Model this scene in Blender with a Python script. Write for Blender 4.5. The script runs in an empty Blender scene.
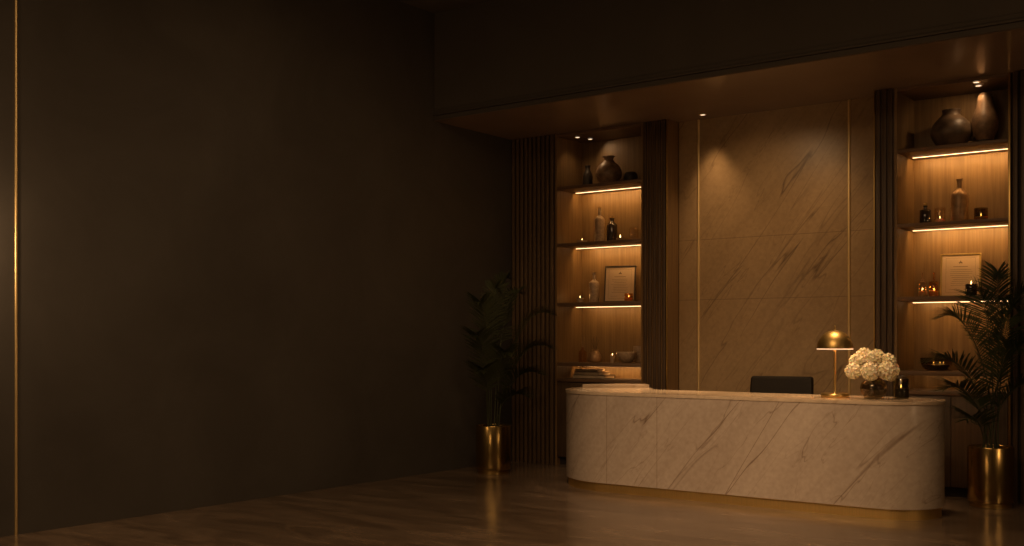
import bpy, bmesh, math, random
from mathutils import Vector, Matrix
random.seed(7)
SC = bpy.context.scene
COL = SC.collection
PI = math.pi

# ------------------------------------------------------------------ camera, world, light, exposure
cd = bpy.data.cameras.new('camera')
cam = bpy.data.objects.new('camera', cd); COL.objects.link(cam)
cam.location = (0, 0, 1.45)
cam.rotation_euler = (PI/2, 0, 0.6409)
cd.sensor_width = 36.0
cd.lens = 1091.4/1024*36.0
cd.shift_y = 66.5/1024
cd.clip_end = 100
SC.camera = cam
vs = SC.view_settings
vs.view_transform = 'Standard'; vs.look = 'None'; vs.exposure = 0.0; vs.gamma = 1.0
vs.use_curve_mapping = False
SC.cycles.use_denoising = True
SC.cycles.max_bounces = 10
SC.cycles.sample_clamp_indirect = 4.0

w = bpy.data.worlds.new('world'); SC.world = w; w.use_nodes = True
bg = w.node_tree.nodes['Background']
bg.inputs[0].default_value = (1.0, 0.68, 0.42, 1); bg.inputs[1].default_value = 0.004

WARM = (1.0, 0.60, 0.29)
AMBER = (1.0, 0.46, 0.13)

def spot(name, loc, target, watts, deg, blend=1.0, radius=0.15, color=WARM):
    l = bpy.data.lights.new(name, 'SPOT'); l.energy = watts; l.spot_size = math.radians(deg)
    l.spot_blend = blend; l.shadow_soft_size = radius; l.color = color
    o = bpy.data.objects.new(name, l); COL.objects.link(o); o.location = loc
    o.rotation_euler = (Vector(target)-Vector(loc)).to_track_quat('-Z', 'Y').to_euler()
    return o

def point(name, loc, watts, radius=0.012, color=AMBER, parent=None):
    l = bpy.data.lights.new(name, 'POINT'); l.energy = watts; l.shadow_soft_size = radius; l.color = color
    o = bpy.data.objects.new(name, l); COL.objects.link(o); o.location = loc
    if parent: o.parent = parent
    return o

# downlights of the room's high ceiling and one added corner spot (behind and above the frame)
spot('room_downlight_desk', (-2.6, 3.6, 4.9), (-4.4, 9.0, 0.55), 1020, 34, radius=0.3, color=(1.0, 0.64, 0.36))
spot('room_downlight_floor', (-3.4, 4.6, 4.9), (-3.6, 7.4, 0), 300, 56, radius=0.3)
spot('corner_fill_spot', (-5.6, 6.4, 4.9), (-7.25, 10.3, 1.0), 110, 34, radius=0.3)  # added spot that brightens the corner slats, palm and floor
spot('room_downlight_wall', (-3.6, 5.6, 4.9), (-7.8, 7.0, 1.7), 120, 80, radius=0.4)
def area(name, loc, sx, sy, watts, color=WARM):
    l = bpy.data.lights.new(name, 'AREA'); l.shape = 'RECTANGLE'; l.size = sx; l.size_y = sy; l.energy = watts; l.color = color
    o = bpy.data.objects.new(name, l); COL.objects.link(o); o.location = loc
    return o
area('ceiling_fill_area', (-2.5, 2.0, 4.97), 5.0, 4.0, 150)  # broad fill added overhead to lift the left wall and bulkhead
# wall lamp off frame left; points added right and behind camera for metal reflections
def room_point(name, loc, watts, radius=0.12):
    l = bpy.data.lights.new(name, 'POINT'); l.energy = watts; l.color = WARM; l.shadow_soft_size = radius
    o = bpy.data.objects.new(name, l); COL.objects.link(o); o.location = loc
room_point('wall_lamp_left', (-7.55, 3.62, 2.15), 22, 0.06)
room_point('reflection_point_right', (3.2, 6.0, 2.0), 60, 0.25)
room_point('reflection_point_front', (-3.5, -2.8, 2.2), 60, 0.25)
# recessed downlights over the stone wall, with added fill for counter and stone
spot('counter_fill_spot', (-5.35, 9.55, 3.80), (-5.35, 9.50, 0.95), 400, 42, radius=0.25)  # these counter spots are added to brighten the top; no fixtures
spot('counter_fill_spot', (-3.5, 9.35, 3.80), (-3.5, 9.30, 0.95), 400, 42, radius=0.25)
spot('counter_fill_spot', (-4.45, 9.40, 3.80), (-4.45, 9.35, 0.95), 260, 42, radius=0.25)
spot('stone_downlight_near_shelves', (-5.285, 10.46, 3.80), (-5.20, 10.60, 2.2), 40, 66, radius=0.05)
spot('stone_downlight_far', (-4.00, 10.20, 3.80), (-4.0, 10.52, 2.2), 16, 70, radius=0.06)
spot('stone_fill_wash', (-4.6, 9.25, 3.80), (-4.6, 10.70, 2.0), 75, 100, radius=0.2)  # added wide wash to even out the stone, without a fixture

# ------------------------------------------------------------------ materials
MATS = {}
def new_mat(name):
    m = bpy.data.materials.new(name); m.use_nodes = True
    MATS[name] = m
    nt = m.node_tree
    return m, nt, nt.nodes['Principled BSDF']

def N(nt, t, **kw):
    n = nt.nodes.new(t)
    for k, v in kw.items():
        if k in n.inputs: n.inputs[k].default_value = v
        else: setattr(n, k, v)
    return n

def coords(nt, scale=(1,1,1), rot=(0,0,0), world=True):
    if world:
        g = nt.nodes.new('ShaderNodeNewGeometry'); src = g.outputs['Position']
    else:
        g = nt.nodes.new('ShaderNodeTexCoord'); src = g.outputs['Object']
    mp = nt.nodes.new('ShaderNodeMapping'); mp.inputs['Scale'].default_value = scale; mp.inputs['Rotation'].default_value = rot
    mp.vector_type = 'TEXTURE' if False else 'POINT'
    nt.links.new(src, mp.inputs['Vector'])
    return mp.outputs['Vector']

def ramp(nt, src, stops):
    r = nt.nodes.new('ShaderNodeValToRGB')
    el = r.color_ramp.elements
    while len(el) < len(stops): el.new(0.5)
    for e, (p, c) in zip(el, stops):
        e.position = p; e.color = tuple(c)+(1,) if len(c) == 3 else c
    nt.links.new(src, r.inputs['Fac'])
    return r.outputs['Color']

def mixc(nt, fac, a, b, mode='MIX'):
    m = nt.nodes.new('ShaderNodeMix'); m.data_type = 'RGBA'; m.blend_type = mode
    if hasattr(fac, 'type'): nt.links.new(fac, m.inputs['Factor'])
    else: m.inputs['Factor'].default_value = fac
    for s, v in (('A', a), ('B', b)):
        sock = [i for i in m.inputs if i.name == s and i.type == 'RGBA'][0]
        if hasattr(v, 'type'): nt.links.new(v, sock)
        else: sock.default_value = tuple(v)+(1,)
    return [o for o in m.outputs if o.type == 'RGBA'][0]

def bump(nt, bsdf, src, strength, dist=0.01):
    b = nt.nodes.new('ShaderNodeBump'); b.inputs['Strength'].default_value = strength; b.inputs['Distance'].default_value = dist
    nt.links.new(src, b.inputs['Height']); nt.links.new(b.outputs['Normal'], bsdf.inputs['Normal'])

def plain(name, col, rough=0.5, metal=0.0, noise=0.12, nscale=30.0, coat=0.0, world=False, bumps=0.0):
    m, nt, b = new_mat(name)
    v = coords(nt, world=world)
    n = N(nt, 'ShaderNodeTexNoise', Scale=nscale, Detail=4.0); nt.links.new(v, n.inputs['Vector'])
    c = ramp(nt, n.outputs['Fac'], [(0.3, [x*(1-noise) for x in col]), (0.7, [min(1, x*(1+noise)) for x in col])])
    nt.links.new(c, b.inputs['Base Color'])
    b.inputs['Roughness'].default_value = rough; b.inputs['Metallic'].default_value = metal
    b.inputs['Coat Weight'].default_value = coat
    if bumps: bump(nt, b, n.outputs['Fac'], bumps)
    return m

def wood(name, dark, light, rough=0.45, axis='z', scale=1.0):
    m, nt, b = new_mat(name)
    sc = {'z': (38, 38, 1.6), 'x': (1.6, 38, 38)}[axis]
    v = coords(nt, tuple(s*scale for s in sc))
    n = N(nt, 'ShaderNodeTexNoise', Scale=1.0, Detail=6.0, Roughness=0.62, Distortion=0.4); nt.links.new(v, n.inputs['Vector'])
    c = ramp(nt, n.outputs['Fac'], [(0.32, dark), (0.68, light)])
    nt.links.new(c, b.inputs['Base Color']); b.inputs['Roughness'].default_value = rough
    bump(nt, b, n.outputs['Fac'], 0.08, 0.004)
    return m

def stone(name, base, pale, vein, rough, angle=0.9, vs_=1.0, seams=None, veinw=0.018, amount=0.8):
    """polished veined stone; the veins run up to the right across the upright faces"""
    m, nt, b = new_mat(name)
    v0 = coords(nt, (1, 0.3, 1))
    mp = nt.nodes.new('ShaderNodeMapping'); mp.inputs['Rotation'].default_value = (0, angle, 0)
    nt.links.new(v0, mp.inputs['Vector'])
    st = nt.nodes.new('ShaderNodeMapping'); st.inputs['Scale'].default_value = (0.26*vs_, 1.0*vs_, 1.9*vs_)
    nt.links.new(mp.outputs['Vector'], st.inputs['Vector'])
    v = st.outputs['Vector']
    cl = N(nt, 'ShaderNodeTexNoise', Scale=1.3, Detail=7.0, Roughness=0.6, Distortion=0.6); nt.links.new(v, cl.inputs['Vector'])
    col = ramp(nt, cl.outputs['Fac'], [(0.30, base), (0.72, pale)])
    fine = N(nt, 'ShaderNodeTexNoise', Scale=26.0, Detail=3.0); nt.links.new(v0, fine.inputs['Vector'])
    col = mixc(nt, 0.25, col, ramp(nt, fine.outputs['Fac'], [(0.3, [x*0.7 for x in base]), (0.7, pale)]))
    for sc, dist, wdt, amt in ((1.0, 1.1, veinw*0.55, amount), (2.1, 0.9, veinw*0.6, amount*0.6), (4.2, 1.2, veinw*0.8, amount*0.3)):
        n = N(nt, 'ShaderNodeTexNoise', Scale=sc, Detail=3.5, Roughness=0.5, Distortion=dist*0.6); nt.links.new(v, n.inputs['Vector'])
        a = N(nt, 'ShaderNodeMath', operation='SUBTRACT'); nt.links.new(n.outputs['Fac'], a.inputs[0]); a.inputs[1].default_value = 0.5
        ab = N(nt, 'ShaderNodeMath', operation='ABSOLUTE'); nt.links.new(a.outputs[0], ab.inputs[0])
        f = ramp(nt, ab.outputs[0], [(0.0, (amt,)*3), (wdt, (0, 0, 0))])
        k = N(nt, 'ShaderNodeTexNoise', Scale=1.7, Detail=2.0); nt.links.new(v, k.inputs['Vector'])
        kf = ramp(nt, k.outputs['Fac'], [(0.36, (0.06,)*3), (0.60, (1, 1, 1))])
        mm = N(nt, 'ShaderNodeMath', operation='MULTIPLY'); nt.links.new(f, mm.inputs[0]); nt.links.new(kf, mm.inputs[1])
        col = mixc(nt, mm.outputs[0], col, vein)
    if seams:
        g = nt.nodes.new('ShaderNodeNewGeometry'); sx = nt.nodes.new('ShaderNodeSeparateXYZ'); nt.links.new(g.outputs['Position'], sx.inputs[0])
        for ax, pos in seams:
            s = N(nt, 'ShaderNodeMath', operation='COMPARE'); nt.links.new(sx.outputs[ax], s.inputs[0]); s.inputs[1].default_value = pos; s.inputs[2].default_value = 0.0035
            f = N(nt, 'ShaderNodeMath', operation='MULTIPLY'); nt.links.new(s.outputs[0], f.inputs[0]); f.inputs[1].default_value = 0.45
            col = mixc(nt, f.outputs[0], col, vein)
    nt.links.new(col, b.inputs['Base Color']); b.inputs['Roughness'].default_value = rough
    return m

def brass(name, col=(0.78, 0.54, 0.20), rough=0.30, aniso=0.0):
    m, nt, b = new_mat(name)
    v = coords(nt, (60, 60, 2), world=False)
    n = N(nt, 'ShaderNodeTexNoise', Scale=2.0, Detail=4.0); nt.links.new(v, n.inputs['Vector'])
    nt.links.new(ramp(nt, n.outputs['Fac'], [(0.3, [x*0.86 for x in col]), (0.7, col)]), b.inputs['Base Color'])
    b.inputs['Metallic'].default_value = 1.0
    r = N(nt, 'ShaderNodeMapRange'); nt.links.new(n.outputs['Fac'], r.inputs['Value'])
    r.inputs['To Min'].default_value = rough*0.8; r.inputs['To Max'].default_value = rough*1.25
    nt.links.new(r.outputs['Result'], b.inputs['Roughness'])
    b.inputs['Anisotropic'].default_value = aniso
    return m

def emit(name, col, strength):
    m, nt, b = new_mat(name)
    b.inputs['Base Color'].default_value = tuple(col)+(1,)
    b.inputs['Emission Color'].default_value = tuple(col)+(1,)
    b.inputs['Emission Strength'].default_value = strength
    return m

def glass(name, tint, gloss=0.10):
    """clear or tinted glass: see-through body with a mirror-like skin"""
    m = bpy.data.materials.new(name); m.use_nodes = True; MATS[name] = m
    nt = m.node_tree; nt.nodes.clear()
    out = nt.nodes.new('ShaderNodeOutputMaterial')
    t = nt.nodes.new('ShaderNodeBsdfTransparent'); t.inputs[0].default_value = tuple(tint)+(1,)
    g = nt.nodes.new('ShaderNodeBsdfGlossy'); g.inputs['Roughness'].default_value = 0.08; g.inputs[0].default_value = (1, 0.95, 0.88, 1)
    lw = nt.nodes.new('ShaderNodeLayerWeight'); lw.inputs[0].default_value = 0.25
    mr = nt.nodes.new('ShaderNodeMapRange'); nt.links.new(lw.outputs['Facing'], mr.inputs['Value'])
    mr.inputs['To Min'].default_value = gloss*0.4; mr.inputs['To Max'].default_value = min(0.9, gloss*4)
    mx = nt.nodes.new('ShaderNodeMixShader'); nt.links.new(mr.outputs[0], mx.inputs[0])
    nt.links.new(t.outputs[0], mx.inputs[1]); nt.links.new(g.outputs[0], mx.inputs[2]); nt.links.new(mx.outputs[0], out.inputs[0])
    return m

def plaster():
    m, nt, b = new_mat('dark_plaster')
    v = coords(nt)
    a = N(nt, 'ShaderNodeTexNoise', Scale=0.9, Detail=8.0, Roughness=0.62, Distortion=0.5); nt.links.new(v, a.inputs['Vector'])
    nt.links.new(ramp(nt, a.outputs['Fac'], [(0.3, (0.058, 0.052, 0.047)), (0.72, (0.086, 0.079, 0.072))]), b.inputs['Base Color'])
    f = N(nt, 'ShaderNodeTexNoise', Scale=14.0, Detail=6.0); nt.links.new(v, f.inputs['Vector'])
    b.inputs['Roughness'].default_value = 0.75
    bump(nt, b, f.outputs['Fac'], 0.12, 0.004)
    return m

def floor_mat():
    m, nt, b = new_mat('polished_floor')
    v = coords(nt, (0.45, 1.7, 1), (0, 0, 0.12))
    a = N(nt, 'ShaderNodeTexNoise', Scale=2.3, Detail=9.0, Roughness=0.62, Distortion=0.9); nt.links.new(v, a.inputs['Vector'])
    col = ramp(nt, a.outputs['Fac'], [(0.28, (0.10, 0.070, 0.048)), (0.5, (0.18, 0.130, 0.092)), (0.74, (0.29, 0.215, 0.155))])
    n = N(nt, 'ShaderNodeTexNoise', Scale=1.1, Detail=8.0, Distortion=0.8); nt.links.new(v, n.inputs['Vector'])
    s = N(nt, 'ShaderNodeMath', operation='SUBTRACT'); nt.links.new(n.outputs['Fac'], s.inputs[0]); s.inputs[1].default_value = 0.5
    ab = N(nt, 'ShaderNodeMath', operation='ABSOLUTE'); nt.links.new(s.outputs[0], ab.inputs[0])
    col = mixc(nt, ramp(nt, ab.outputs[0], [(0.0, (0.5,)*3), (0.022, (0, 0, 0))]), col, (0.30, 0.215, 0.145))
    nt.links.new(col, b.inputs['Base Color'])
    r = N(nt, 'ShaderNodeMapRange'); nt.links.new(a.outputs['Fac'], r.inputs['Value'])
    r.inputs['To Min'].default_value = 0.10; r.inputs['To Max'].default_value = 0.27
    nt.links.new(r.outputs[0], b.inputs['Roughness'])
    bump(nt, b, a.outputs['Fac'], 0.03, 0.01)
    return m

PLASTER = plaster()
FLOOR = floor_mat()
CEIL = plain('dark_ceiling_paint', (0.092, 0.079, 0.066), 0.8, noise=0.06, nscale=2, world=True)
SOFFIT = plain('lacquered_soffit', (0.22, 0.16, 0.118), 0.16, noise=0.05, nscale=2, world=True)
SOFFIT.node_tree.nodes['Principled BSDF'].inputs['Specular IOR Level'].default_value = 0.15
WALLSTONE = stone('wall_stone', (0.27, 0.182, 0.092), (0.385, 0.27, 0.145), (0.085, 0.048, 0.023), 0.32, vs_=1.0, veinw=0.011, amount=0.8,
                  seams=[(2, 2.53), (2, 1.88)])
DESKSTONE = stone('desk_stone', (0.37, 0.295, 0.23), (0.52, 0.43, 0.345), (0.12, 0.068, 0.038), 0.27, vs_=1.05, veinw=0.012, amount=0.82,
                  seams=[(0, -5.46), (0, -4.92)])
TOPSTONE = stone('counter_stone', (0.50, 0.38, 0.26), (0.66, 0.53, 0.38), (0.34, 0.23, 0.14), 0.14, vs_=1.2, amount=0.5)
WOOD = wood('niche_oak', (0.165, 0.098, 0.040), (0.265, 0.165, 0.072))
SHELFWOOD = wood('shelf_oak', (0.12, 0.072, 0.04), (0.20, 0.12, 0.068), axis='x')
SLAT = wood('dark_slat_wood', (0.056, 0.036, 0.021), (0.10, 0.064, 0.038), rough=0.42)
SLATLIT = wood('lit_slat_wood', (0.095, 0.062, 0.034), (0.16, 0.105, 0.058), rough=0.42)  # slat wood lightened to stand for the light on the corner panel
DOORWOOD = wood('door_wood', (0.065, 0.040, 0.021), (0.11, 0.070, 0.037))
SLATBACK = plain('slat_backing', (0.022, 0.016, 0.012), 0.7)
BRASS = brass('brushed_brass', aniso=0.5)
BEADBRASS = brass('inlay_brass', (0.95, 0.74, 0.38), 0.45)
PLINTHBRASS = brass('plinth_brass', (0.80, 0.55, 0.20), 0.46)
LAMPBRASS = brass('lamp_brass', (0.38, 0.26, 0.09), 0.40)
BRASSDARK = brass('aged_brass', (0.56, 0.39, 0.14), 0.34)
BRASSPOT = brass('pot_brass', (0.50, 0.345, 0.125), 0.21, 0.5)
LED = emit('led_strip', (1.0, 0.60, 0.28), 4.5)
LEDW = 3.4
LAMPDISC = emit('downlight_lens', (1.0, 0.78, 0.55), 1.6)
FLAME = emit('candle_flame', (1.0, 0.60, 0.20), 9)
WAX = plain('candle_wax', (0.75, 0.55, 0.34), 0.5, noise=0.04)
WAX.node_tree.nodes['Principled BSDF'].inputs['Subsurface Weight'].default_value = 0.3
DARKWAX = plain('dark_candle_wax', (0.06, 0.042, 0.028), 0.45)
WICK = plain('wick', (0.02, 0.015, 0.012), 0.9)
CLEAR = glass('clear_glass', (0.94, 0.90, 0.84), 0.10)
AMBERGLASS = glass('amber_glass', (0.92, 0.76, 0.55), 0.10)
SMOKE = glass('smoked_glass', (0.62, 0.57, 0.42), 0.09)
DARKGLASS = plain('dark_bottle_glass', (0.035, 0.026, 0.02), 0.12, coat=0.5)
CERAMIC = plain('speckled_beige_ceramic', (0.42, 0.30, 0.19), 0.42, noise=0.25, nscale=40)
BRONZE = plain('bronze_glaze', (0.36, 0.22, 0.11), 0.40, metal=0.35, noise=0.25, nscale=16)
DARKCLAY = plain('dark_mottled_clay', (0.105, 0.070, 0.044), 0.42, noise=0.45, nscale=11, bumps=0.2)
BROWNCLAY = plain('brown_hammered_clay', (0.23, 0.145, 0.085), 0.38, noise=0.35, nscale=18, bumps=0.35)
BLACKCLAY = plain('near_black_clay', (0.03, 0.022, 0.016), 0.5)
PAPER = plain('cream_paper', (0.62, 0.46, 0.30), 0.8, noise=0.05, nscale=8)
INK = plain('brown_ink', (0.15, 0.09, 0.05), 0.8)
FRAMEDARK = wood('dark_frame_wood', (0.03, 0.02, 0.013), (0.06, 0.04, 0.025))
LEATHER = plain('dark_leather', (0.013, 0.009, 0.005), 0.55, noise=0.2, nscale=60)
LEATHER.node_tree.nodes['Principled BSDF'].inputs['Specular IOR Level'].default_value = 0.18
BLACKMETAL = plain('black_metal', (0.03, 0.027, 0.024), 0.35, metal=0.8)
LEAF = plain('palm_leaf', (0.045, 0.060, 0.021), 0.55, noise=0.35, nscale=5)
LEAFDARK = plain('palm_leaf_dark', (0.042, 0.050, 0.019), 0.6, noise=0.35, nscale=5)
for _m in (LEAF, LEAFDARK): _m.node_tree.nodes['Principled BSDF'].inputs['Specular IOR Level'].default_value = 0.25
STEM = plain('palm_stem', (0.045, 0.052, 0.020), 0.5)
SOIL = plain('potting_soil', (0.03, 0.02, 0.014), 0.95, noise=0.5, nscale=60, bumps=0.6)
PETAL = plain('cream_petal', (0.93, 0.82, 0.58), 0.6, noise=0.01, nscale=20)
PETAL.node_tree.nodes['Principled BSDF'].inputs['Subsurface Weight'].default_value = 0.15
GREEN = plain('flower_stem_green', (0.05, 0.075, 0.025), 0.5)
BOOKA = plain('tan_book_cloth', (0.36, 0.23, 0.13), 0.7)
BOOKB = plain('brown_book_cloth', (0.15, 0.085, 0.045), 0.7)
BOOKC = plain('dark_book_cloth', (0.07, 0.045, 0.03), 0.7)
PAGES = plain('page_edges', (0.60, 0.48, 0.33), 0.85)
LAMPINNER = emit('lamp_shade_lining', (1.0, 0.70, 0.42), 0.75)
BULB = emit('lamp_bulb', (1.0, 0.62, 0.30), 110)

# ------------------------------------------------------------------ mesh helpers
def bm_new(): return bmesh.new()

def box(bm, x0, x1, y0, y1, z0, z1, bevel=0.0, seg=2):
    r = bmesh.ops.create_cube(bm, size=1.0)
    vs = r['verts']
    for v in vs:
        v.co = Vector(((x0+x1)/2+v.co.x*(x1-x0), (y0+y1)/2+v.co.y*(y1-y0), (z0+z1)/2+v.co.z*(z1-z0)))
    if bevel:
        es = list({e for v in vs for e in v.link_edges})
        bmesh.ops.bevel(bm, geom=es, offset=bevel, segments=seg, affect='EDGES', profile=0.5)

def lathe(bm, prof, cx=0, cy=0, n=40, cap=True):
    """prof: list of (r, z) bottom to top (may fold back down inside)"""
    rings = []
    for r, z in prof:
        if r < 1e-5: rings.append([bm.verts.new((cx, cy, z))])
        else: rings.append([bm.verts.new((cx+r*math.cos(2*PI*i/n), cy+r*math.sin(2*PI*i/n), z)) for i in range(n)])
    for a, b in zip(rings, rings[1:]):
        for i in range(n):
            j = (i+1) % n
            q = [a[i % len(a)], a[j % len(a)], b[j % len(b)], b[i % len(b)]]
            u = []
            for v in q:
                if v not in u: u.append(v)
            if len(u) >= 3: bm.faces.new(u)
    if cap:
        if len(rings[0]) > 1: bm.faces.new(list(reversed(rings[0])))
        if len(rings[-1]) > 1: bm.faces.new(rings[-1])

def smoothprof(pts, k=5):
    out = []
    P = [pts[0]]+list(pts)+[pts[-1]]
    for i in range(1, len(P)-2):
        for t in range(k):
            u = t/k
            q = []
            for d in (0, 1):
                p0, p1, p2, p3 = P[i-1][d], P[i][d], P[i+1][d], P[i+2][d]
                q.append(0.5*((2*p1)+(-p0+p2)*u+(2*p0-5*p1+4*p2-p3)*u*u+(-p0+3*p1-3*p2+p3)*u**3))
            out.append((max(q[0], 0), max(q[1], pts[0][1])))
    out.append(pts[-1])
    return out

def tube(bm, pts, rad, n=8):
    pts = [Vector(p) for p in pts]
    rings = []
    for i, p in enumerate(pts):
        t = (pts[min(i+1, len(pts)-1)]-pts[max(i-1, 0)]).normalized()
        a = Vector((0, 0, 1)) if abs(t.z) < 0.9 else Vector((1, 0, 0))
        u = t.cross(a).normalized(); v = t.cross(u)
        r = rad[i] if isinstance(rad, (list, tuple)) else rad
        rings.append([bm.verts.new(p+u*r*math.cos(2*PI*k/n)+v*r*math.sin(2*PI*k/n)) for k in range(n)])
    for a, b in zip(rings, rings[1:]):
        for k in range(n): bm.faces.new((a[k], a[(k+1) % n], b[(k+1) % n], b[k]))
    bm.faces.new(list(reversed(rings[0]))); bm.faces.new(rings[-1])

def prism(bm, outline, z0, z1, bevel=0.0, seg=3):
    lo = [bm.verts.new((x, y, z0)) for x, y in outline]
    hi = [bm.verts.new((x, y, z1)) for x, y in outline]
    n = len(outline)
    f0 = bm.faces.new(list(reversed(lo))); f1 = bm.faces.new(hi)
    for i in range(n): bm.faces.new((lo[i], lo[(i+1) % n], hi[(i+1) % n], hi[i]))
    if bevel:
        es = [e for e in f0.edges]+[e for e in f1.edges]
        bmesh.ops.bevel(bm, geom=es, offset=bevel, segments=seg, affect='EDGES', profile=0.5)

def obj(name, bm, mat, parent=None, loc=(0, 0, 0), rot=(0, 0, 0), smooth=0.7):
    bmesh.ops.recalc_face_normals(bm, faces=bm.faces[:])
    me = bpy.data.meshes.new(name); bm.to_mesh(me); bm.free()
    me.materials.append(mat)
    if smooth:
        for p in me.polygons: p.use_smooth = True
        me.set_sharp_from_angle(angle=smooth)
    o = bpy.data.objects.new(name, me); COL.objects.link(o)
    o.location = loc; o.rotation_euler = rot
    if parent: o.parent = parent
    return o

def tag(o, label, cat, group=None):
    o['label'] = label; o['category'] = cat
    if group: o['group'] = group
    return o

def thing(name, label, cat, loc=(0, 0, 0), rz=0.0, group=None):
    o = bpy.data.objects.new(name, None); COL.objects.link(o)
    o.empty_display_size = 0.1
    o.location = loc; o.rotation_euler = (0, 0, rz)
    return tag(o, label, cat, group)

def struct(name, bm, mat, smooth=0.5):
    o = obj(name, bm, mat, smooth=smooth); o['kind'] = 'structure'; return o

def sbox(name, mat, *a):
    bm = bm_new(); box(bm, *a); return struct(name, bm, mat)

# ------------------------------------------------------------------ setting
XL, YF, YM, ZC = -7.79, 10.45, 10.70, 3.83
sbox('floor', FLOOR, XL-0.2, 3.6, -3.2, 11.3, -0.2, 0.0)
sbox('wall_left', PLASTER, XL-0.2, XL, -3.2, 11.3, 0.0, 5.2)
sbox('wall_right', PLASTER, 3.5, 3.6, -3.2, 11.3, 0.0, 5.2)
sbox('wall_front', PLASTER, XL, 3.5, -3.2, -3.1, 0.0, 5.2)
sbox('wall_back', PLASTER, XL, 3.5, 11.1, 11.3, 0.0, 5.2)
sbox('wall_centre', WALLSTONE, -5.693, -3.471, YM, 11.08, 0.0, ZC)
sbox('ceiling', CEIL, XL, 3.5, -3.1, 9.03, 5.0, 5.2)
bm = bm_new(); box(bm, XL, 3.5, 9.03, 9.15, ZC+0.02, 5.2)
struct('wall_bulkhead', bm, CEIL)
sbox('ceiling_soffit', SOFFIT, XL, 3.5, 9.03, 11.1, ZC, ZC+0.02)
bm = bm_new()
for z0, z1, d in ((ZC+0.004, ZC+0.05, 0.022), (ZC+0.055, ZC+0.075, 0.034), (ZC+0.080, ZC+0.12, 0.014)):
    box(bm, XL, 3.5, 9.03-d, 9.03, z0, z1, 0.003)
struct('trim_1', bm, CEIL)

def bead(name, x, y, z0, z1, r, ang, mat=None):
    """half-round metal strip let into a wall; ang = direction it faces"""
    bm = bm_new()
    out = []
    for i in range(13):
        a = ang-PI/2+PI*i/12
        out.append((x+r*math.cos(a), y+r*math.sin(a)))
    prism(bm, out, z0, z1)
    o = struct(name, bm, mat or BEADBRASS, smooth=1.0)
    return o
bead('trim_2', XL, 4.29, 0.0, 5.0, 0.012, 0.0)
bead('trim_3', -5.455, YM, 0.0, ZC, 0.014, -PI/2)
bead('trim_4', -3.80, YM, 0.0, ZC, 0.014, -PI/2)

# slatted panels ----------------------------------------------------
def ribs(bm, x0, x1, y, z0, z1, pitch=0.064, w_=0.040, d=0.034):
    n = max(1, int(round((x1-x0)/pitch))); p = (x1-x0)/n
    for i in range(n):
        c = x0+p*(i+0.5)
        box(bm, c-w_/2, c+w_/2, y-d, y, z0, z1, 0.006, 2)

def slat_panel(label, x0, x1, mat):
    t = thing('slatted_wall_panel', label, 'wall panel', ((x0+x1)/2, YF, 0))
    h = (x1-x0)/2
    bm = bm_new(); box(bm, -h, h, 0.0, 0.06, 0.0, ZC-0.002); obj('backing', bm, SLATBACK, t)
    bm = bm_new(); ribs(bm, -h, h, 0.0, 0.0, ZC-0.002); obj('slats', bm, mat, t)
    return t
slat_panel('dark vertical slatted wood panel in the corner behind the left palm', -7.786, -7.172, SLATLIT)
slat_panel('dark slatted wood panel at the right edge, beside the right palm', -2.240, 0.4, SLAT)

def pilaster(label, x0, x1, edge_side):
    t = thing('slatted_pilaster', label, 'pilaster', ((x0+x1)/2, YF, 0))
    h = (x1-x0)/2; s = edge_side
    bm = bm_new(); box(bm, -h, h, 0.0, 0.245, 0.0, ZC-0.002); obj('core', bm, WOOD if s > 0 else SLAT, t)
    bm = bm_new(); ribs(bm, -h+(0.012 if s < 0 else 0), h-(0.012 if s > 0 else 0), 0.0, 0.0, ZC-0.002, 0.062, 0.040, 0.022); obj('slats', bm, SLAT, t)
    bm = bm_new()
    x = s*(h-0.005); box(bm, x-0.005, x+0.005, -0.024, -0.001, 0.0, ZC-0.002, 0.002); obj('edge_strip', bm, BRASSDARK, t)
pilaster('dark slatted pilaster between the left shelves and the stone wall', -6.000, -5.697, 1)
pilaster('narrow dark slatted pilaster between the stone wall and the right shelves', -3.467, -3.281, -1)

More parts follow.
